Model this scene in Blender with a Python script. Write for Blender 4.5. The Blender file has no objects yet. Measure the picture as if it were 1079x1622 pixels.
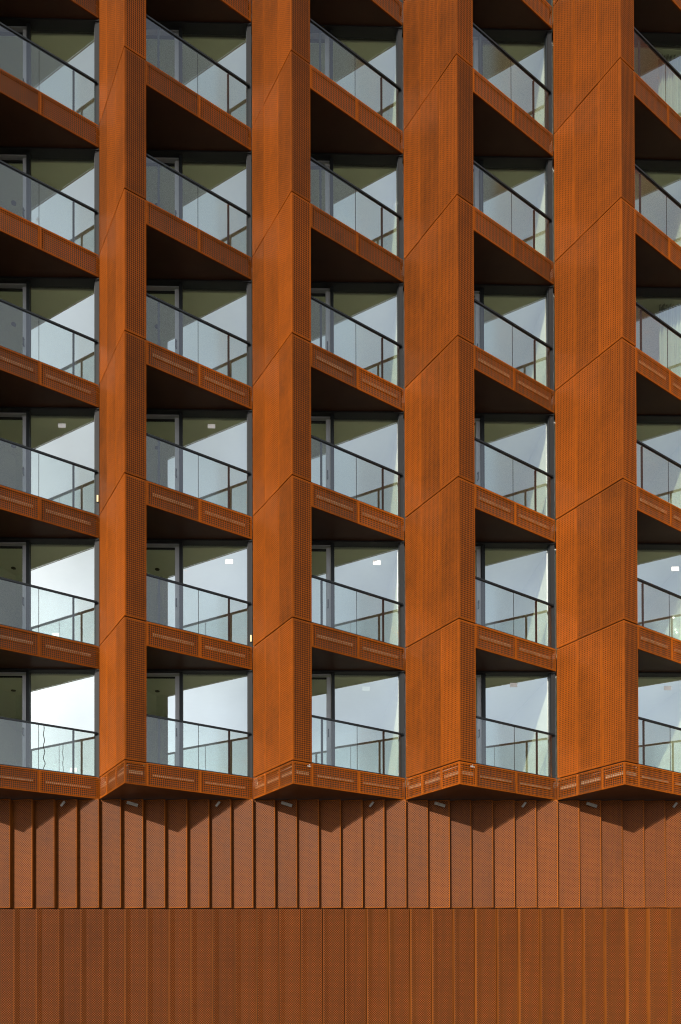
import bpy, math, random
from mathutils import Matrix, Vector

# ------------------------------------------------------------------ camera
sc = bpy.context.scene
C = sc.collection
EYE = 1.65
YAW, PITCH, ROLL = 0.0208, 0.0090, -0.0024
FPX, PX, PY = 1206.66, 469.55, 1521.11          # focal length and principal point, photo pixels
cam = bpy.data.cameras.new('camera')
cam.sensor_fit = 'HORIZONTAL'
cam.sensor_width = 36.0
cam.lens = FPX / 1079 * 36
cam.shift_x = (539.5 - PX) / 1079
cam.shift_y = (PY - 811.0) / 1079
cam.clip_start, cam.clip_end = 0.1, 5000
cam_o = bpy.data.objects.new('camera', cam)
C.objects.link(cam_o)
cy, sy, cp, sp = math.cos(YAW), math.sin(YAW), math.cos(PITCH), math.sin(PITCH)
r_ = Vector((cy, -sy, 0)); f_ = Vector((sy * cp, cy * cp, sp)); u_ = r_.cross(f_)
cr, sr = math.cos(ROLL), math.sin(ROLL)
rr = cr * r_ + sr * u_
uu = -sr * r_ + cr * u_
m = Matrix((rr, uu, -f_)).transposed().to_4x4()
m.translation = Vector((4.2368, -17.888, EYE))
cam_o.matrix_world = m
sc.camera = cam_o

# ------------------------------------------------------------------ world, sun, exposure
TO_SUN = Vector((-0.94, -1.58, 0.79)).normalized()
world = bpy.data.worlds.new('World')
sc.world = world
world.use_nodes = True
wn, wl = world.node_tree.nodes, world.node_tree.links
wn.clear()
sky = wn.new('ShaderNodeTexSky')
sky.sky_type = 'NISHITA'
sky.sun_disc = False
sky.sun_elevation = math.asin(TO_SUN.z)
sky.sun_rotation = math.atan2(TO_SUN.x, TO_SUN.y)
sky.air_density = 1.0
sky.dust_density = 0.7
sky.ozone_density = 1.0
hsv = wn.new('ShaderNodeHueSaturation')
hsv.inputs['Saturation'].default_value = 0.42      # thin milky haze over the whole sky
wl.new(sky.outputs[0], hsv.inputs['Color'])
wtc = wn.new('ShaderNodeTexCoord')
wno = wn.new('ShaderNodeTexNoise')
wno.inputs['Scale'].default_value = 4.5
wno.inputs['Detail'].default_value = 5.0
wl.new(wtc.outputs['Generated'], wno.inputs['Vector'])
wmr = wn.new('ShaderNodeMapRange')
wmr.inputs['From Min'].default_value = 0.3
wmr.inputs['From Max'].default_value = 0.7
wmr.inputs['To Min'].default_value = 0.78
wmr.inputs['To Max'].default_value = 1.22
wl.new(wno.outputs['Fac'], wmr.inputs['Value'])
wmx = wn.new('ShaderNodeVectorMath')
wmx.operation = 'SCALE'
wl.new(hsv.outputs['Color'], wmx.inputs[0])
wl.new(wmr.outputs[0], wmx.inputs['Scale'])
bg = wn.new('ShaderNodeBackground')
bg.inputs['Strength'].default_value = 0.125
wl.new(wmx.outputs[0], bg.inputs['Color'])
wo = wn.new('ShaderNodeOutputWorld')
wl.new(bg.outputs[0], wo.inputs['Surface'])

sun = bpy.data.lights.new('sun', 'SUN')
sun.energy = 5.0
sun.angle = math.radians(0.5)
sun.color = (1.0, 0.93, 0.82)
sun_o = bpy.data.objects.new('sun', sun)
C.objects.link(sun_o)
sun_o.rotation_euler = (-TO_SUN).to_track_quat('-Z', 'Y').to_euler()
sun_o.location = (-20, -40, 30)

sc.view_settings.view_transform = 'Standard'
sc.view_settings.look = 'None'
sc.view_settings.exposure = 0.75
sc.view_settings.gamma = 1.0
sc.view_settings.use_curve_mapping = False
cyc = sc.cycles
cyc.use_denoising = True
cyc.max_bounces = 10
cyc.diffuse_bounces = 4
cyc.glossy_bounces = 4
cyc.transparent_max_bounces = 24
cyc.caustics_reflective = True       # sun thrown off the balustrade glass onto the piers
cyc.caustics_refractive = False
cyc.blur_glossy = 0.0
cyc.sample_clamp_indirect = 0.0
cyc.filter_width = 1.15
cyc.denoising_prefilter = 'ACCURATE'

# ------------------------------------------------------------------ plan of the facade (metres)
W, H = 3.6, 3.0856            # bay width, storey height
A, P = 0.908, 1.563           # the prow: right of and in front of the inner corner
FH, FH0 = 0.532, 0.508        # fascia heights
ZF0 = EYE + 4.4514            # top of the lowest fascia
LU = math.hypot(A, P)         # left face length
LV = math.hypot(W - A, P)     # right face length
EU = Vector((A, -P)) / LU     # along the left face, corner to prow
EV = Vector((W - A, P)) / LV  # along the right face, prow to next corner
VP = 0.498                    # width of the narrow pier front on the right face
BAYS = list(range(-2, 5))
ROWS = list(range(0, 7))
Z_SEAM = 3.03
Z_SOFF = ZF0 - FH0
rnd = random.Random(7)

def zf(r): return ZF0 + H * r
def uv2xy(u, v): return EU * u + EV * v

# ------------------------------------------------------------------ materials
def new_mat(name):
    mt = bpy.data.materials.new(name)
    mt.use_nodes = True
    nt = mt.node_tree
    nt.nodes.clear()
    out = nt.nodes.new('ShaderNodeOutputMaterial')
    return mt, nt, out

def mathn(nt, op, a, b=None, c=None):
    n = nt.nodes.new('ShaderNodeMath'); n.operation = op
    for i, x in enumerate((a, b, c)):
        if x is None: continue
        if isinstance(x, (int, float)): n.inputs[i].default_value = x
        else: nt.links.new(x, n.inputs[i])
    return n.outputs[0]

def simple(name, col, rough=0.6, metal=0.0, spec=0.5, noise=0.12, nscale=6.0):
    mt, nt, out = new_mat(name)
    b = nt.nodes.new('ShaderNodeBsdfPrincipled')
    b.inputs['Roughness'].default_value = rough
    b.inputs['Metallic'].default_value = metal
    b.inputs['Specular IOR Level'].default_value = spec
    g = nt.nodes.new('ShaderNodeNewGeometry')
    n = nt.nodes.new('ShaderNodeTexNoise')
    n.inputs['Scale'].default_value = nscale
    n.inputs['Detail'].default_value = 6
    nt.links.new(g.outputs['Position'], n.inputs['Vector'])
    mr = nt.nodes.new('ShaderNodeMapRange')
    mr.inputs['To Min'].default_value = 1 - noise
    mr.inputs['To Max'].default_value = 1 + noise
    nt.links.new(n.outputs['Fac'], mr.inputs['Value'])
    s = nt.nodes.new('ShaderNodeVectorMath'); s.operation = 'SCALE'
    s.inputs[0].default_value = col
    nt.links.new(mr.outputs[0], s.inputs['Scale'])
    nt.links.new(s.outputs[0], b.inputs['Base Color'])
    nt.links.new(b.outputs[0], out.inputs['Surface'])
    return mt

def rust(name, dark, light, perf=None, see_through=False, rough=0.65, spec=0.05, var=0.28):
    """weathering steel; perf = (pitch, radius share, staggered)"""
    mt, nt, out = new_mat(name)
    N, L = nt.nodes, nt.links
    b = N.new('ShaderNodeBsdfPrincipled')
    b.inputs['Specular IOR Level'].default_value = spec
    b.inputs['Diffuse Roughness'].default_value = 1.0
    g = N.new('ShaderNodeNewGeometry')
    oi = N.new('ShaderNodeObjectInfo')
    # clouds of rust
    n1 = N.new('ShaderNodeTexNoise'); n1.inputs['Scale'].default_value = 1.1; n1.inputs['Detail'].default_value = 9; n1.inputs['Roughness'].default_value = 0.62
    off = N.new('ShaderNodeVectorMath'); off.operation = 'SCALE'; off.inputs[0].default_value = (7.3, 3.1, 5.7)
    L.new(oi.outputs['Random'], off.inputs['Scale'])
    pos = N.new('ShaderNodeVectorMath'); pos.operation = 'ADD'
    L.new(g.outputs['Position'], pos.inputs[0]); L.new(off.outputs[0], pos.inputs[1])
    L.new(pos.outputs[0], n1.inputs['Vector'])
    # rain streaks, long in z
    mp = N.new('ShaderNodeMapping'); mp.inputs['Scale'].default_value = (9, 9, 0.55)
    L.new(pos.outputs[0], mp.inputs['Vector'])
    n2 = N.new('ShaderNodeTexNoise'); n2.inputs['Scale'].default_value = 1.0; n2.inputs['Detail'].default_value = 6
    L.new(mp.outputs[0], n2.inputs['Vector'])
    # grain
    n3 = N.new('ShaderNodeTexNoise'); n3.inputs['Scale'].default_value = 38; n3.inputs['Detail'].default_value = 4
    L.new(g.outputs['Position'], n3.inputs['Vector'])
    f = mathn(nt, 'MULTIPLY', n1.outputs['Fac'], 0.55)
    f = mathn(nt, 'MULTIPLY_ADD', n2.outputs['Fac'], 0.22, f)
    f = mathn(nt, 'MULTIPLY_ADD', n3.outputs['Fac'], 0.30, f)
    f = mathn(nt, 'MULTIPLY_ADD', oi.outputs['Random'], var, mathn(nt, 'ADD', f, (0.26 - var) / 2))
    n4 = N.new('ShaderNodeTexNoise'); n4.inputs['Scale'].default_value = 7; n4.inputs['Detail'].default_value = 7; n4.inputs['Roughness'].default_value = 0.7
    L.new(pos.outputs[0], n4.inputs['Vector'])
    f = mathn(nt, 'MULTIPLY_ADD', mathn(nt, 'SUBTRACT', n4.outputs['Fac'], 0.5), 0.30, f)
    mr = N.new('ShaderNodeMapRange')
    mr.inputs['From Min'].default_value = 0.38; mr.inputs['From Max'].default_value = 0.94
    L.new(f, mr.inputs['Value'])
    cm = N.new('ShaderNodeMix'); cm.data_type = 'RGBA'
    cm.inputs['A'].default_value = (*dark, 1); cm.inputs['B'].default_value = (*light, 1)
    L.new(mr.outputs[0], cm.inputs['Factor'])
    col = cm.outputs['Result']
    ro = N.new('ShaderNodeMapRange'); ro.inputs['To Min'].default_value = rough - 0.08; ro.inputs['To Max'].default_value = rough + 0.12
    L.new(n1.outputs['Fac'], ro.inputs['Value'])
    L.new(ro.outputs[0], b.inputs['Roughness'])
    bp = N.new('ShaderNodeBump'); bp.inputs['Strength'].default_value = 0.12; bp.inputs['Distance'].default_value = 0.02
    L.new(n3.outputs['Fac'], bp.inputs['Height'])
    L.new(bp.outputs[0], b.inputs['Normal'])
    shader = b.outputs[0]
    if perf:
        pitch, rad, stag = perf
        uv = N.new('ShaderNodeUVMap'); uv.uv_map = 'UVMap'
        sx = N.new('ShaderNodeSeparateXYZ'); L.new(uv.outputs[0], sx.inputs[0])
        def dist(ox, oy, kx, ky):
            x = mathn(nt, 'MULTIPLY_ADD', sx.outputs[0], 1 / kx, ox)
            y = mathn(nt, 'MULTIPLY_ADD', sx.outputs[1], 1 / ky, oy)
            x = mathn(nt, 'MULTIPLY', mathn(nt, 'SUBTRACT', mathn(nt, 'FRACT', x), 0.5), kx)
            y = mathn(nt, 'MULTIPLY', mathn(nt, 'SUBTRACT', mathn(nt, 'FRACT', y), 0.5), ky)
            return mathn(nt, 'SQRT', mathn(nt, 'ADD', mathn(nt, 'MULTIPLY', x, x), mathn(nt, 'MULTIPLY', y, y)))
        if stag:
            d = mathn(nt, 'MINIMUM', dist(0, 0, pitch * 1.15, pitch * 1.15), dist(0.5, 0.5, pitch * 1.15, pitch * 1.15))
            rr_ = pitch * rad * 0.85
        else:
            d = dist(0, 0, pitch, pitch); rr_ = pitch * rad
        hole = N.new('ShaderNodeMapRange')
        hole.inputs['From Min'].default_value = rr_ * 1.06; hole.inputs['From Max'].default_value = rr_ * 0.94
        L.new(d, hole.inputs['Value'])
        if see_through:
            tr = N.new('ShaderNodeBsdfTransparent')
            mx = N.new('ShaderNodeMixShader')
            L.new(hole.outputs[0], mx.inputs[0]); L.new(shader, mx.inputs[1]); L.new(tr.outputs[0], mx.inputs[2])
            shader = mx.outputs[0]
        else:
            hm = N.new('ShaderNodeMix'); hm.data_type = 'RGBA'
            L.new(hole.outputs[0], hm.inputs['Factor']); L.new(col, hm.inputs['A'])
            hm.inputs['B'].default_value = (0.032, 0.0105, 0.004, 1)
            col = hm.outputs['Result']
    L.new(col, b.inputs['Base Color'])
    L.new(shader, out.inputs['Surface'])
    return mt

def glass(name, tint, r0, gcol=(1, 1, 1), waviness=0.0, rough=0.0):
    """thin clear sheet: tinted transmission plus a mirror share that grows towards grazing view"""
    mt, nt, out = new_mat(name)
    N, L = nt.nodes, nt.links
    tr = N.new('ShaderNodeBsdfTransparent'); tr.inputs['Color'].default_value = (*tint, 1)
    gl = N.new('ShaderNodeBsdfGlossy'); gl.inputs['Roughness'].default_value = rough
    gl.inputs['Color'].default_value = (*gcol, 1)
    g = N.new('ShaderNodeNewGeometry')
    dt = N.new('ShaderNodeVectorMath'); dt.operation = 'DOT_PRODUCT'
    L.new(g.outputs['Incoming'], dt.inputs[0]); L.new(g.outputs['Normal'], dt.inputs[1])
    c = mathn(nt, 'SUBTRACT', 1.0, mathn(nt, 'ABSOLUTE', dt.outputs['Value']))
    fr = mathn(nt, 'MULTIPLY_ADD', mathn(nt, 'POWER', c, 5.0), 1.0 - r0, r0)
    if waviness:
        n = N.new('ShaderNodeTexNoise'); n.inputs['Scale'].default_value = 1.3; n.inputs['Detail'].default_value = 1
        L.new(g.outputs['Position'], n.inputs['Vector'])
        bp = N.new('ShaderNodeBump'); bp.inputs['Strength'].default_value = waviness; bp.inputs['Distance'].default_value = 0.02
        L.new(n.outputs['Fac'], bp.inputs['Height'])
        L.new(bp.outputs[0], gl.inputs['Normal'])
    mx = N.new('ShaderNodeMixShader')
    L.new(fr, mx.inputs[0]); L.new(tr.outputs[0], mx.inputs[1]); L.new(gl.outputs[0], mx.inputs[2])
    L.new(mx.outputs[0], out.inputs['Surface'])
    return mt

ORD, ORL = (0.078, 0.0205, 0.0024), (0.236, 0.0540, 0.0032)
M = {}
M['rust'] = rust('weathered steel plain', ORD, ORL)
M['rust_perf'] = rust('weathered steel perforated', ORD, ORL, (0.044, 0.285, False))
M['rust_right'] = rust('weathered steel coarse perforated', ORD, ORL, (0.045, 0.43, False))
M['rust_fascia'] = rust('weathered steel perforated open', ORD, ORL, (0.045, 0.40, False), True)
PDD, PDL = (0.102, 0.0285, 0.0045), (0.238, 0.0670, 0.0095)
M['pod'] = rust('brown steel plain', PDD, PDL, rough=0.6)
M['pod_perf'] = rust('brown steel perforated', PDD, PDL, (0.048, 0.37, True), rough=0.55, spec=0.09, var=0.18)
M['pod_perf2'] = rust('brown steel perforated wide', PDD, PDL, (0.048, 0.45, True), rough=0.6, spec=0.05, var=0.12)
M['pod_edge'] = rust('brown steel folded edge', tuple(c * 0.6 for c in PDD), tuple(c * 0.6 for c in PDL), spec=0.05)
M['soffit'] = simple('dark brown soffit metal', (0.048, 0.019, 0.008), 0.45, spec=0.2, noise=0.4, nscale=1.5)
M['dark'] = simple('anthracite aluminium', (0.007, 0.009, 0.0105), 0.5, spec=0.3)
M['black'] = simple('black frame', (0.006, 0.006, 0.007), 0.6)
M['grey'] = simple('grey aluminium', (0.014, 0.014, 0.0145), 0.5, spec=0.12)
M['lightgrey'] = simple('light grey door frame', (0.46, 0.46, 0.48), 0.45)
M['sidewall'] = simple('grey balcony wall', (0.085, 0.115, 0.105), 0.7)
M['concrete'] = simple('balcony floor', (0.16, 0.155, 0.15), 0.8, noise=0.2)
M['plaster'] = simple('white plaster', (0.80, 0.80, 0.76), 0.85, noise=0.03)
M['ceiling'] = simple('ceiling plaster', (0.80, 0.80, 0.72), 0.85, noise=0.04)
M['wood'] = simple('room floor', (0.55, 0.51, 0.42), 0.6)
M['white'] = simple('white paper', (0.85, 0.85, 0.84), 0.7, noise=0.02)
M['liner'] = simple('galvanised bracket rail', (0.17, 0.13, 0.085), 0.6, noise=0.85, nscale=7)
M['cavity'] = simple('dark cavity backing', (0.010, 0.007, 0.006), 0.9)
M['asphalt'] = simple('asphalt', (0.055, 0.055, 0.056), 0.85, noise=0.3, nscale=2.0)
M['pave'] = simple('pale paving', (0.25, 0.24, 0.225), 0.85, noise=0.2, nscale=0.8)
M['pane'] = glass('window glass', (0.96, 1.0, 0.84), 0.47, (0.90, 0.98, 1.0), 0.0)
M['rail_glass'] = glass('balustrade glass', (0.87, 0.93, 0.915), 0.16, rough=0.15)
mt, nt, out = new_mat('clear glass edge')
_t = nt.nodes.new('ShaderNodeBsdfTransparent'); _t.inputs['Color'].default_value = (0.97, 0.99, 0.98, 1)
nt.links.new(_t.outputs[0], out.inputs['Surface'])
M['clear'] = mt

# ------------------------------------------------------------------ mesh helpers
def mesh(name, verts, faces, mats, midx=None, uvs=None):
    me = bpy.data.meshes.new(name)
    me.from_pydata([tuple(v) for v in verts], [], faces)
    for x in mats: me.materials.append(M[x])
    if midx:
        for p_, i in zip(me.polygons, midx): p_.material_index = i
    if uvs is not None:
        uvl = me.uv_layers.new(name='UVMap')
        for lp in me.loops: uvl.data[lp.index].uv = uvs[lp.vertex_index]
    me.validate(); me.update()
    return me

def prism(name, poly, z0, z1, mat):
    """closed prism over a plan polygon"""
    n = len(poly)
    area = sum(poly[i][0] * poly[(i + 1) % n][1] - poly[(i + 1) % n][0] * poly[i][1] for i in range(n))
    if area < 0: poly = poly[::-1]
    v = [(p_[0], p_[1], z0) for p_ in poly] + [(p_[0], p_[1], z1) for p_ in poly]
    f = [tuple(range(n))[::-1], tuple(range(n, 2 * n))]
    f += [(i, (i + 1) % n, n + (i + 1) % n, n + i) for i in range(n)]
    return mesh(name, v, f, [mat])

def boxes(name, lst, mat):
    v, f = [], []
    for (x0, x1, y0, y1, z0, z1) in lst:
        b = len(v)
        v += [(x0, y0, z0), (x1, y0, z0), (x1, y1, z0), (x0, y1, z0), (x0, y0, z1), (x1, y0, z1), (x1, y1, z1), (x0, y1, z1)]
        f += [tuple(b + i for i in q) for q in ((3, 2, 1, 0), (4, 5, 6, 7), (0, 1, 5, 4), (1, 2, 6, 5), (2, 3, 7, 6), (3, 0, 4, 7))]
    return mesh(name, v, f, [mat])

def uvbox(name, u0, u1, v0, v1, z0, z1, mat):
    return prism(name, [tuple(uv2xy(u0, v0)), tuple(uv2xy(u1, v0)), tuple(uv2xy(u1, v1)), tuple(uv2xy(u0, v1))], z0, z1, mat)

def panel(name, o, e, n, w, z0, z1, plain, perf, border=0.026, th=0.03, dish=0.005, back=True):
    """cladding cassette: outer plane through o along e, outward normal n; perforated field inside a plain folded edge"""
    o, e, n = Vector(o), Vector(e), Vector(n)
    def pt(s, z, d): q = o + e * s + n * d; return (q.x, q.y, z)
    b = border
    V = [pt(0, z0, -dish), pt(w, z0, -dish), pt(w, z1, -dish), pt(0, z1, -dish),
         pt(b, z0 + b, 0), pt(w - b, z0 + b, 0), pt(w - b, z1 - b, 0), pt(b, z1 - b, 0),
         pt(0, z0, -th), pt(w, z0, -th), pt(w, z1, -th), pt(0, z1, -th)]
    F = [(4, 5, 6, 7), (0, 1, 5, 4), (1, 2, 6, 5), (2, 3, 7, 6), (3, 0, 4, 7),
         (8, 9, 1, 0), (9, 10, 2, 1), (10, 11, 3, 2), (11, 8, 0, 3)]
    if back: F.append((11, 10, 9, 8))
    UV = [(0, 0)] * 4 + [(b, b), (w - b, b), (w - b, z1 - z0 - b), (b, z1 - z0 - b)] + [(0, 0)] * 4
    return mesh(name, V, F, [plain, perf], [1] + [0] * (len(F) - 1), UV)

def front_only(me, d):
    """the coating sits on the outer face of the sheet, the rest is clear glass"""
    me.materials.append(M['clear'])
    d = Vector(d).normalized()
    for p_ in me.polygons: p_.material_index = 0 if p_.normal.dot(d) > 0.9 else 1
    return me

def empty(name, loc=(0, 0, 0), parent=None):
    o = bpy.data.objects.new(name, None)
    o.empty_display_size = 0.2
    C.objects.link(o)
    o.location = loc
    if parent: o.parent = parent
    return o

def put(name, me, parent=None, loc=(0, 0, 0)):
    o = bpy.data.objects.new(name, me)
    C.objects.link(o)
    o.location = loc
    if parent: o.parent = parent
    return o

def tag(o, label=None, cat=None, group=None, kind=None):
    if label: o['label'] = label
    if cat: o['category'] = cat
    if group: o['group'] = group
    if kind: o['kind'] = kind
    return o

# ------------------------------------------------------------------ ground
def sheet(name, x0, x1, y0, y1, z, mat):
    return mesh(name, [(x0, y0, z), (x1, y0, z), (x1, y1, z), (x0, y1, z)], [(0, 1, 2, 3)], [mat])
tag(put('ground', sheet('ground', -1500, 1500, -1500, 1500, -0.13, 'asphalt')), kind='structure')
tag(put('pavement', boxes('pavement', [(-60, 60, -8.0, 0.6, -0.12, 0.0)], 'pave')), kind='structure')
kb = empty('kerb', (0, -8.1, 0)); tag(kb, kind='structure')
kme = boxes('kerb_stone', [(-0.495, 0.495, -0.07, 0.095, -0.12, 0.012)], 'concrete')
for i in range(-20, 30): put('kerb_stone', kme, kb, (i, 0, 0))

# ------------------------------------------------------------------ podium wall
pod = empty('podium_wall', (0, 0, 0))
tag(pod, 'rust brown perforated metal clad wall below the jutting balconies', 'wall')
NB = 7
PW = W / NB
X0, X1 = BAYS[0] * W, (BAYS[-1] + 1) * W
put('backing', boxes('backing', [(X0, X1, 0.16, 0.5, 0.02, Z_SOFF - 0.06)], 'cavity'), pod)
# upper screens: saw-tooth, right edge stands out
HD = 0.13
e = Vector((PW, -HD)).normalized(); n = Vector((e.y, -e.x))
if n.y > 0: n = -n
wlen = math.hypot(PW, HD)
up = panel('screen_panel', (0, 0.08), e, n, wlen, Z_SEAM + 0.012, Z_SOFF - 0.004, 'pod', 'pod_perf', border=0.024, th=0.03)
ret = boxes('return_flange', [(PW - 0.022, PW - 0.001, -HD + 0.08 + 0.012, 0.14, Z_SEAM + 0.014, Z_SOFF - 0.006)], 'pod')
def folded(name, prof, z0, z1, plain, perf, border=0.02):
    """panel folded along vertical lines; prof = plan points from left to right"""
    V, F, MI, UV = [], [], [], []
    acc = 0.0
    for i, (a_, b_) in enumerate(zip(prof[:-1], prof[1:])):
        ln = math.hypot(b_[0] - a_[0], b_[1] - a_[1])
        e_ = (Vector(b_) - Vector(a_)) / ln
        first, last = i == 0, i == len(prof) - 2
        cutsu = [0.0] + ([border] if first else []) + ([ln - border] if last else []) + [ln]
        for c0, c1 in zip(cutsu[:-1], cutsu[1:]):
            bb = len(V)
            p0, p1 = Vector(a_) + e_ * c0, Vector(a_) + e_ * c1
            edge = (first and c0 == 0.0) or (last and c1 == ln)
            V += [(p0.x, p0.y, z0), (p1.x, p1.y, z0), (p1.x, p1.y, z1), (p0.x, p0.y, z1)]
            UV += [(acc + c0, z0), (acc + c1, z0), (acc + c1, z1), (acc + c0, z1)]
            F.append((bb, bb + 1, bb + 2, bb + 3)); MI.append(0 if edge else 1)
            V += [(p0.x, p0.y + 0.02, z0), (p1.x, p1.y + 0.02, z0), (p1.x, p1.y + 0.02, z1), (p0.x, p0.y + 0.02, z1)]
            UV += [(0, 0)] * 4
            F += [(bb + 4, bb + 7, bb + 6, bb + 5), (bb, bb + 4, bb + 5, bb + 1), (bb + 3, bb + 2, bb + 6, bb + 7), (bb, bb + 3, bb + 7, bb + 4), (bb + 1, bb + 5, bb + 6, bb + 2)]
            MI += [0] * 5
        acc += ln
    return mesh(name, V, F, [plain, perf], MI, UV)
lo = folded('base_panel', [(0.010, -0.070), (0.036, -0.078), (0.135, -0.018), (PW - 0.012, 0.020)], 0.03, Z_SEAM - 0.012, 'pod_edge', 'pod_perf2', 0.014)
lret = boxes('return_flange', [(0.011, 0.029, -0.062 + 0.02, 0.14, 0.032, Z_SEAM - 0.014)], 'pod_edge')
for i in range(BAYS[0] * NB, (BAYS[-1] + 1) * NB):
    x = i * PW
    p_ = put('screen_panel', up, pod, (x, rnd.uniform(-0.006, 0.006), rnd.uniform(-0.003, 0.003)))
    p_.rotation_euler = (0, 0, rnd.uniform(-0.004, 0.004))
    put('return_flange', ret, p_)
    q_ = put('base_panel', lo, pod, (x + 0.088, rnd.uniform(-0.004, 0.004), rnd.uniform(-0.002, 0.002)))
    put('return_flange', lret, q_)

# ------------------------------------------------------------------ the apartment building
bld = empty('apartment_building', (0, 0, 0))
tag(bld, 'rust orange apartment block with saw-tooth glass balconies in a grid', 'building')

NL = Vector((-P, -A)) / LU          # outward normal of the left face
NR = Vector((P, -(W - A))) / LV     # outward normal of the right face
G = 0.013
cuts = [0.0, 0.325, 0.68, 1.0]
prow = Vector((A, -P))
pier_meshes = []
def pier_set(z0, z1, perf='rust_perf'):
    out = []
    for a_, b_ in zip(cuts[:-1], cuts[1:]):
        s0 = a_ * LU + (0.008 if a_ == 0 else 0.005)
        s1 = b_ * LU - (0.001 if b_ == 1 else 0.005)
        out.append(panel('cladding_panel', EU * s0, EU, NL, s1 - s0, z0, z1, 'rust', perf, back=perf != 'rust_fascia'))
    out.append(panel('cladding_panel', prow + EV * 0.006, EV, NR, VP - 0.008, z0, z1, 'rust', 'rust_right' if perf == 'rust_perf' else perf, back=perf != 'rust_fascia'))
    return out
storey_panels = pier_set(G, H - G)
skirt_panels = pier_set(-FH0 + 0.001, -G, 'rust_fascia')
core = prism('core', [tuple(uv2xy(*q)) for q in ((0.05, 0.035), (LU - 0.035, 0.035), (LU - 0.035, VP - 0.006), (LU - 0.17, VP - 0.006), (LU - 0.17, 0.25), (0.155, 0.25))],
             ZF0 + 0.0, zf(8), 'cavity')
inner_wall = [uvbox('inner_lining', 0.17, LU - 0.172, 0.251, 0.262, 0.0, H - 0.004, 'sidewall'), uvbox('inner_lining', LU - 0.184, LU - 0.171, 0.263, VP - 0.008, 0.0, H - 0.004, 'sidewall')]
skirt_core = prism('core', [tuple(uv2xy(*q)) for q in ((0.12, 0.16), (LU - 0.16, 0.16), (LU - 0.16, VP - 0.02), (0.32, VP - 0.02))], Z_SOFF + 0.03, ZF0 - 0.002, 'cavity')
rail_l = [uvbox('bracket_rail', a_ * LU + 0.09, b_ * LU - 0.05, 0.012, 0.03, -0.285, -0.215, 'liner') for a_, b_ in zip(cuts[:-1], cuts[1:])]
rail_r = uvbox('bracket_rail', LU - 0.03, LU - 0.012, 0.10, VP - 0.08, -0.28, -0.21, 'liner')
for k in BAYS:
    pr = empty('pier', (k * W, 0, 0), bld)
    put('core', core, pr)
    put('core', skirt_core, pr)
    for r in ROWS + [7]:
        for me in storey_panels:
            put('cladding_panel', me, pr, (rnd.uniform(-0.002, 0.002), rnd.uniform(-0.002, 0.002), zf(r) + rnd.uniform(-0.002, 0.002)))
        for me in inner_wall: put('inner_lining', me, pr, (0, 0, zf(r)))
    for me in skirt_panels: put('cladding_panel', me, pr, (0, 0, ZF0))
    for me in rail_l + [rail_r]: put('bracket_rail', me, pr, (0, 0, ZF0))

# balcony: slab, soffit, fascia, balustrade
VJ, VP1, VP2 = 1.75, 0.82, 2.54
def tri(i):   # triangle in plan inset from the faces
    return [tuple(uv2xy(i + 0.02, i)), tuple(uv2xy(LU - i, i)), tuple(uv2xy(LU - i, LV - i * 1.2))]
def balcony_meshes(fh, low):
    d = {}
    slab_poly = [(0.02, 0.30)] + tri(0.11) + [(W - 0.02, -0.02), (W - 0.02, 0.30)]
    slab_poly = [(0.10, 0.22), tuple(uv2xy(LU - 0.13, 0.13)), tuple(uv2xy(LU - 0.13, LV - 0.14)), (W - 0.03, 0.22)]
    d['floor_slab'] = prism('floor_slab', slab_poly, -fh + 0.03, -0.07, 'cavity')
    d['deck'] = prism('deck', slab_poly, -0.068, -0.05, 'concrete')
    sp_ = [(0.01, 0.24), (0.03, 0.0), tuple(uv2xy(LU - 0.034, 0.034)), tuple(uv2xy(LU - 0.034, LV - 0.02)), (W - 0.01, 0.24)]
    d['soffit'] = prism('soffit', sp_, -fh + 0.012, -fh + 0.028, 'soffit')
    d['fascia'] = [panel('fascia_panel', prow + EV * (VP + 0.002), EV, NR, VJ - VP - 0.004, -fh, -0.002, 'rust', 'rust_fascia', back=False),
                   panel('fascia_panel', prow + EV * (VJ + 0.002), EV, NR, LV - VJ - 0.012, -fh, -0.002, 'rust', 'rust_fascia', back=False)]
    d['rails'] = [uvbox('bracket_rail', LU - 0.03, LU - 0.012, VP + 0.14, VJ - 0.14, -0.285, -0.225, 'liner'),
                  uvbox('bracket_rail', LU - 0.03, LU - 0.012, VJ + 0.14, LV - 0.2, -0.285, -0.225, 'liner')] if low else []
    return d
bal_low = balcony_meshes(FH0, True)
bal_mid = balcony_meshes(FH, True)
bal_top = balcony_meshes(FH, False)
chan = uvbox('glazing_channel', LU - 0.085, LU - 0.036, VP + 0.002, LV - 0.06, -0.04, 0.03, 'black')
gl1 = uvbox('glass_panel', LU - 0.066, LU - 0.054, VP + 0.004, VJ - 0.006, 0.03, 1.03, 'rail_glass')
gl2 = uvbox('glass_panel', LU - 0.066, LU - 0.054, VJ + 0.006, LV - 0.10, 0.03, 1.03, 'rail_glass')
front_only(gl1, (NR.x, NR.y, 0)); front_only(gl2, (NR.x, NR.y, 0))
hrail = uvbox('handrail', LU - 0.085, LU - 0.035, VP - 0.02, LV - 0.03, 1.032, 1.07, 'dark')
post1 = uvbox('post', LU - 0.115, LU - 0.088, VP1 - 0.022, VP1 + 0.022, -0.05, 1.035, 'dark')
post2 = uvbox('post', LU - 0.115, LU - 0.088, VP2 - 0.022, VP2 + 0.022, -0.05, 1.035, 'dark')
joint = uvbox('glass_joint', LU - 0.064, LU - 0.056, VJ - 0.0055, VJ + 0.0055, 0.03, 1.03, 'grey')
slot = boxes('vent_slot', [(W - 0.72, W - 0.24, 0.012, 0.024, -0.03, 0.0)], 'grey')
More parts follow.
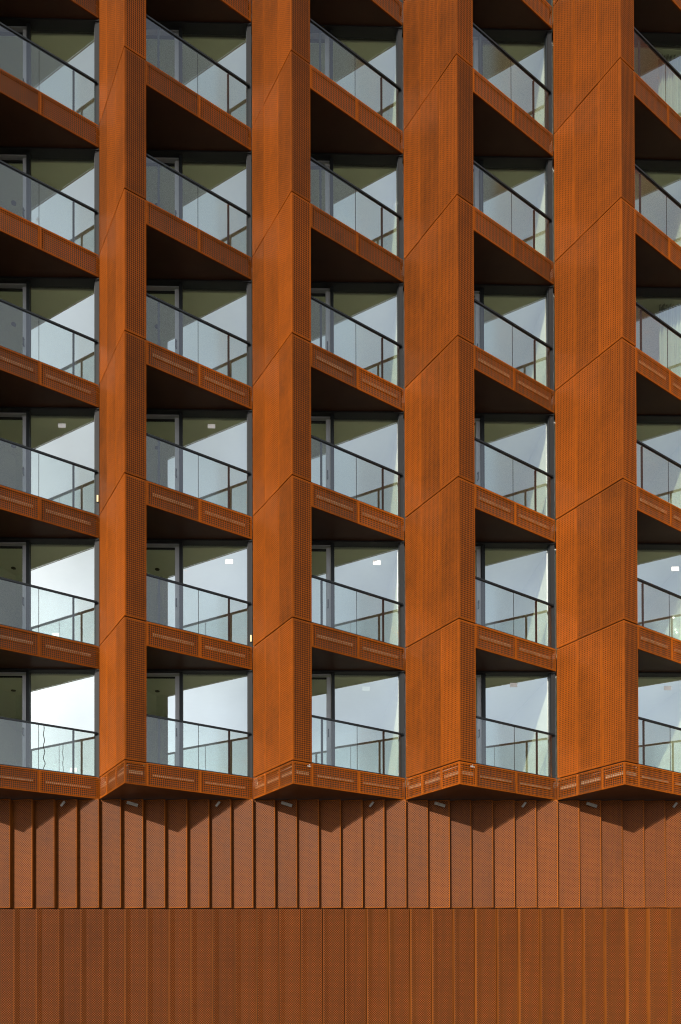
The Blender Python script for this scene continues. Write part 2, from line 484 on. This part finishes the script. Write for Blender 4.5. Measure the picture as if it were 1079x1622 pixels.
leak_sheet = uvbox('fascia_leak_sheet', LU - 0.062, LU - 0.05, VP + 0.01, LV - 0.07, -FH0 + 0.035, -0.045, 'cavity')  # added dark sheet, blocks bright sunlit streaks leaking through the fascia holes
for k in BAYS:
    for r in ROWS + [7]:
        ba = empty('balcony', (k * W, 0, zf(r)), bld)
        d = bal_low if r == 0 else (bal_mid if r < 4 else bal_top)
        put('floor_slab', d['floor_slab'], ba); put('deck', d['deck'], ba)
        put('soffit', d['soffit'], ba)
        for me in d['fascia']: put('fascia_panel', me, ba)
        for me in d['rails']: put('bracket_rail', me, ba)
        put('fascia_leak_sheet', leak_sheet, ba)
        if r == 7: continue
        put('glazing_channel', chan, ba); put('glass_joint', joint, ba)
        put('glass_panel', gl1, ba); put('glass_panel', gl2, ba)
        put('handrail', hrail, ba)
        put('post', post1, ba); put('post', post2, ba)

# window wall behind each balcony
ZW0, ZW1 = -0.05, H - FH + 0.01        # floor and soffit level above fascia top
HEAD = ZW1 - 0.035
GY = 0.165
XM = 1.90
fr_me = boxes('head_frame', [(0.10, W - 0.012, 0.03, GY + 0.09, HEAD, ZW1)], 'black')
sill_me = boxes('sill', [(0.10, W - 0.128, 0.10, GY + 0.05, ZW0, ZW0 + 0.06)], 'black')
jamb_me = boxes('jamb', [(W - 0.112, W - 0.012, 0.05, GY + 0.05, ZW0, HEAD - 0.001)], 'grey')
jt_me = boxes('jamb_trim', [(W - 0.136, W - 0.114, 0.09, GY + 0.04, ZW0 + 0.061, HEAD - 0.001)], 'dark')
mul_me = boxes('mullion', [(XM - 0.038, XM + 0.038, 0.10, GY + 0.06, ZW0 + 0.061, HEAD - 0.001)], 'dark')
pane_me = boxes('pane', [(XM + 0.046, W - 0.137, GY, GY + 0.008, ZW0 + 0.061, HEAD - 0.002)], 'pane')
DR = XM - 0.046
door_me = boxes('door_frame', [(DR - 0.10, DR, GY + 0.01, GY + 0.08, ZW0 + 0.061, HEAD - 0.07)], 'lightgrey')
door_top = boxes('door_head', [(0.14, DR - 0.002, GY + 0.005, GY + 0.15, HEAD - 0.02, HEAD - 0.003)], 'lightgrey')
door_top2 = boxes('door_rail', [(0.30, DR - 0.101, GY + 0.08, GY + 0.13, HEAD - 0.09, HEAD - 0.055)], 'black')
dpane_me = boxes('pane', [(0.30, DR - 0.101, GY + 0.10, GY + 0.108, ZW0 + 0.061, HEAD - 0.091)], 'pane')
front_only(pane_me, (0, -1, 0)); front_only(dpane_me, (0, -1, 0))
hnd_me = boxes('handle', [(DR - 0.078, DR - 0.056, GY - 0.06, GY - 0.04, 1.02, 1.20), (DR - 0.078, DR - 0.056, GY - 0.04, GY + 0.01, 1.02, 1.04), (DR - 0.078, DR - 0.056, GY - 0.04, GY + 0.01, 1.18, 1.20)], 'dark')
DEP = 4.6
ceil_me = boxes('ceiling', [(0.08, W - 0.08, GY + 0.16, DEP, HEAD - 0.02, ZW1)], 'ceiling')
floor_me = boxes('floor', [(0.08, W - 0.08, GY + 0.06, DEP, ZW0 - 0.10, ZW0)], 'wood')
back_me = boxes('back_wall', [(0.08, W - 0.08, DEP + 0.001, DEP + 0.1, ZW0 - 0.1, ZW1)], 'plaster')
side_me = boxes('side_wall', [(-0.079, 0.079, GY + 0.08, DEP, ZW0 - 0.1, ZW1)], 'plaster')
def disc(name, x, y, z, rad, mat, h=0.02, n=12):
    return prism(name, [(x + rad * math.cos(2 * math.pi * i / n), y + rad * math.sin(2 * math.pi * i / n)) for i in range(n)], z, z + h, mat)
down_me = [disc('downlight', x, y, HEAD - 0.035, 0.06, 'dark', 0.016) for x, y in ((1.15, 1.3),)]
for k in BAYS:
    for r in ROWS:
        wd = empty('window', (k * W, 0, zf(r)), bld)
        put('head_frame', fr_me, wd); put('sill', sill_me, wd); put('jamb', jamb_me, wd); put('jamb_trim', jt_me, wd); put('mullion', mul_me, wd)
        a1 = put('pane', pane_me, wd); a2 = put('pane', dpane_me, wd)
        a1.rotation_euler = (rnd.uniform(-0.0012, 0.0012), 0, rnd.uniform(-0.0012, 0.0012))
        put('door_frame', door_me, wd); put('door_head', door_top, wd); put('door_rail', door_top2, wd)
        put('handle', hnd_me, wd)
        if r in (1, 2, 3) and k in (-1, 0, 1): put('vent_slot', slot, wd, (0, 0, ZW1 - 0.005))
        rm = empty('room', (k * W, 0, zf(r)), bld)
        put('ceiling', ceil_me, rm); put('floor', floor_me, rm); put('back_wall', back_me, rm); put('side_wall', side_me, rm)
        if k == BAYS[-1]: put('side_wall', side_me, rm, (W, 0, 0))
        for me in down_me: put('downlight', me, rm)

# ------------------------------------------------------------------ small things on and in the building
ROWN = ['lowest balcony row', 'second balcony row from the bottom', 'third balcony row from the bottom', 'fourth balcony row from the bottom', 'second balcony row from the top', 'topmost balcony row']
COLN = {-1: 'leftmost', 0: 'second', 1: 'third', 2: 'fourth', 3: 'rightmost'}
def where(k, r): return ROWN[r] + ', ' + COLN[k] + ' column'

note_me = boxes('paper_notice', [(-0.088, 0.088, -0.0015, 0.0015, -0.05, 0.05)], 'white')
for k, r, x, z in ((-1, 2, 2.683, 2.226), (0, 2, 2.621, 2.255), (0, 1, 3.036, 2.106), (1, 1, 2.955, 2.114), (1, 0, 2.689, 2.176),
                   (2, 0, 2.63, 2.285), (3, 1, 2.957, 2.024), (3, 0, 2.753, 2.229)):
    o = put('paper_notice', note_me, None, (k * W + x, GY - 0.003, zf(r) + z))
    o.rotation_euler = (0, rnd.uniform(-0.03, 0.03), 0)
    tag(o, 'white paper notice high on window glass, ' + where(k, r), 'notice', 'notices on the window glass')
low_me = boxes('sticker', [(-0.08, 0.08, -0.0015, 0.0015, -0.045, 0.045)], 'white')
for k, r, x, z, y in ((-1, 1, 2.54, 0.33, GY - 0.003), (-1, 0, 1.68, 0.27, GY + 0.097), (-1, 0, 2.96, 0.22, GY - 0.003), (2, 1, 2.40, 0.33, GY - 0.003)):
    o = put('sticker', low_me, None, (k * W + x, y, zf(r) + z))
    tag(o, ('white sticker low on open door glass, ' if y > GY else 'white sticker low on fixed glass, ') + where(k, r), 'sticker', 'stickers low on the glass')
rs = put('round_sticker', prism('round_sticker', [(0.035 * math.cos(i * math.pi / 8), 0.045 * math.sin(i * math.pi / 8)) for i in range(16)], -0.001, 0.001, 'white'), None, (-W + 2.115, GY - 0.003, zf(4) + 0.979))
rs.rotation_euler = (math.pi / 2, 0, 0)
tag(rs, 'small round white sticker on window glass, ' + where(-1, 4), 'sticker')

# little jamb lamps
mt, nt, out = new_mat('warm lamp glow')
em = nt.nodes.new('ShaderNodeEmission'); em.inputs['Color'].default_value = (1.0, 0.80, 0.42, 1); em.inputs['Strength'].default_value = 0.9
nt.links.new(em.outputs[0], out.inputs['Surface'])
M['glow'] = mt
lamp_b = boxes('housing', [(-0.022, 0.022, 0.012, 0.03, -0.085, 0.085)], 'grey')
lamp_d = boxes('diffuser', [(-0.018, 0.018, 0.0, 0.0115, -0.075, 0.075)], 'glow')
for k, r, z, sc_ in ((-1, 2, 0.416, 1.0), (0, 1, 0.22, 1.0)):
    l = empty('wall_lamp', (k * W + 3.556, 0.019, zf(r) + z))
    tag(l, 'tiny lit lamp on the grey window jamb, ' + where(k, r), 'lamp', 'lit lamps on the jambs')
    put('housing', lamp_b, l); put('diffuser', lamp_d, l)

# loose sealing strip hanging at a glass joint
vv, ff = [], []
nseg = 26
for i in range(nseg + 1):
    z = 1.03 - i / nseg * 0.99
    dv = 0.016 * math.sin(i * 0.9) * (0.4 + i / nseg) + 0.012 * i / nseg
    for du, w_ in ((0, -0.008), (0, 0.008), (0.008, 0.008), (0.008, -0.008)):
        q = uv2xy(LU - 0.05 + du, 1.86 + dv + w_)
        vv.append((q.x, q.y, z))
for i in range(nseg):
    for j in range(4):
        a_, b_ = i * 4 + j, i * 4 + (j + 1) % 4
        ff.append((a_, b_, b_ + 4, a_ + 4))
ff += [(3, 2, 1, 0), tuple(nseg * 4 + j for j in range(4))]
o = put('sealing_strip', mesh('sealing_strip', vv, ff, ['black']), None, (-W, 0, zf(0)))
tag(o, 'loose wavy black strip hanging down the balustrade glass, lowest row, leftmost column', 'strip')

# curtains behind the rightmost windows
def curtain(k, r, x0, x1, seed):
    rd = random.Random(seed)
    n_ = 60
    v_, f_2 = [], []
    for i in range(n_ + 1):
        t = i / n_
        yy = GY + 0.30 + 0.045 * math.sin(t * 46 + seed) + 0.02 * math.sin(t * 23 + 2 * seed)
        for z, kx in ((ZW0 + 0.02, 1.0), (1.2, 0.96), (HEAD - 0.008, 0.97)):
            xx = x0 + (x1 - x0) * (0.5 + (t - 0.5) * kx)
            v_.append((xx, yy, z))
    m_ = len(v_)
    v_ += [(a[0], a[1] + 0.004, a[2]) for a in v_]
    for i in range(n_):
        for j in (0, 1):
            a_ = i * 3 + j
            f_2.append((a_, a_ + 3, a_ + 4, a_ + 1)); f_2.append((m_ + a_, m_ + a_ + 1, m_ + a_ + 4, m_ + a_ + 3))
    o = put('curtain', mesh('curtain', v_, f_2, ['cloth']), None, (k * W, 0, zf(r)))
    for p_ in o.data.polygons: p_.use_smooth = True
    tag(o, 'pale gathered curtain behind the window, ' + where(k, r), 'curtain', 'curtains in the rightmost windows')
M['cloth'] = simple('pale curtain cloth', (0.34, 0.37, 0.34), 0.9, noise=0.05)
curtain(3, 5, 2.80, 3.40, 1); curtain(3, 3, 2.75, 3.38, 3)

# pale fixing bars tucked under the overhang at the top of the podium screens
def bar(name, L_, hgt, rot, loc):
    o = put(name, boxes(name, [(-L_ / 2, L_ / 2, -0.01, 0.01, -hgt / 2, hgt / 2)], 'liner2'), pod, loc)
    o.rotation_euler = (0, rot, 0)
    return o
M['liner2'] = simple('pale galvanised bar', (0.14, 0.125, 0.11), 0.5, noise=0.6, nscale=20)
for k in BAYS:
    bar('fixing_bar', 0.26, 0.07, 0.30, (k * W + 0.79, -0.09, Z_SOFF - 0.13))
    bar('fixing_bar', 0.14, 0.05, -0.9, (k * W + 2.78, -0.09, Z_SOFF - 0.13))
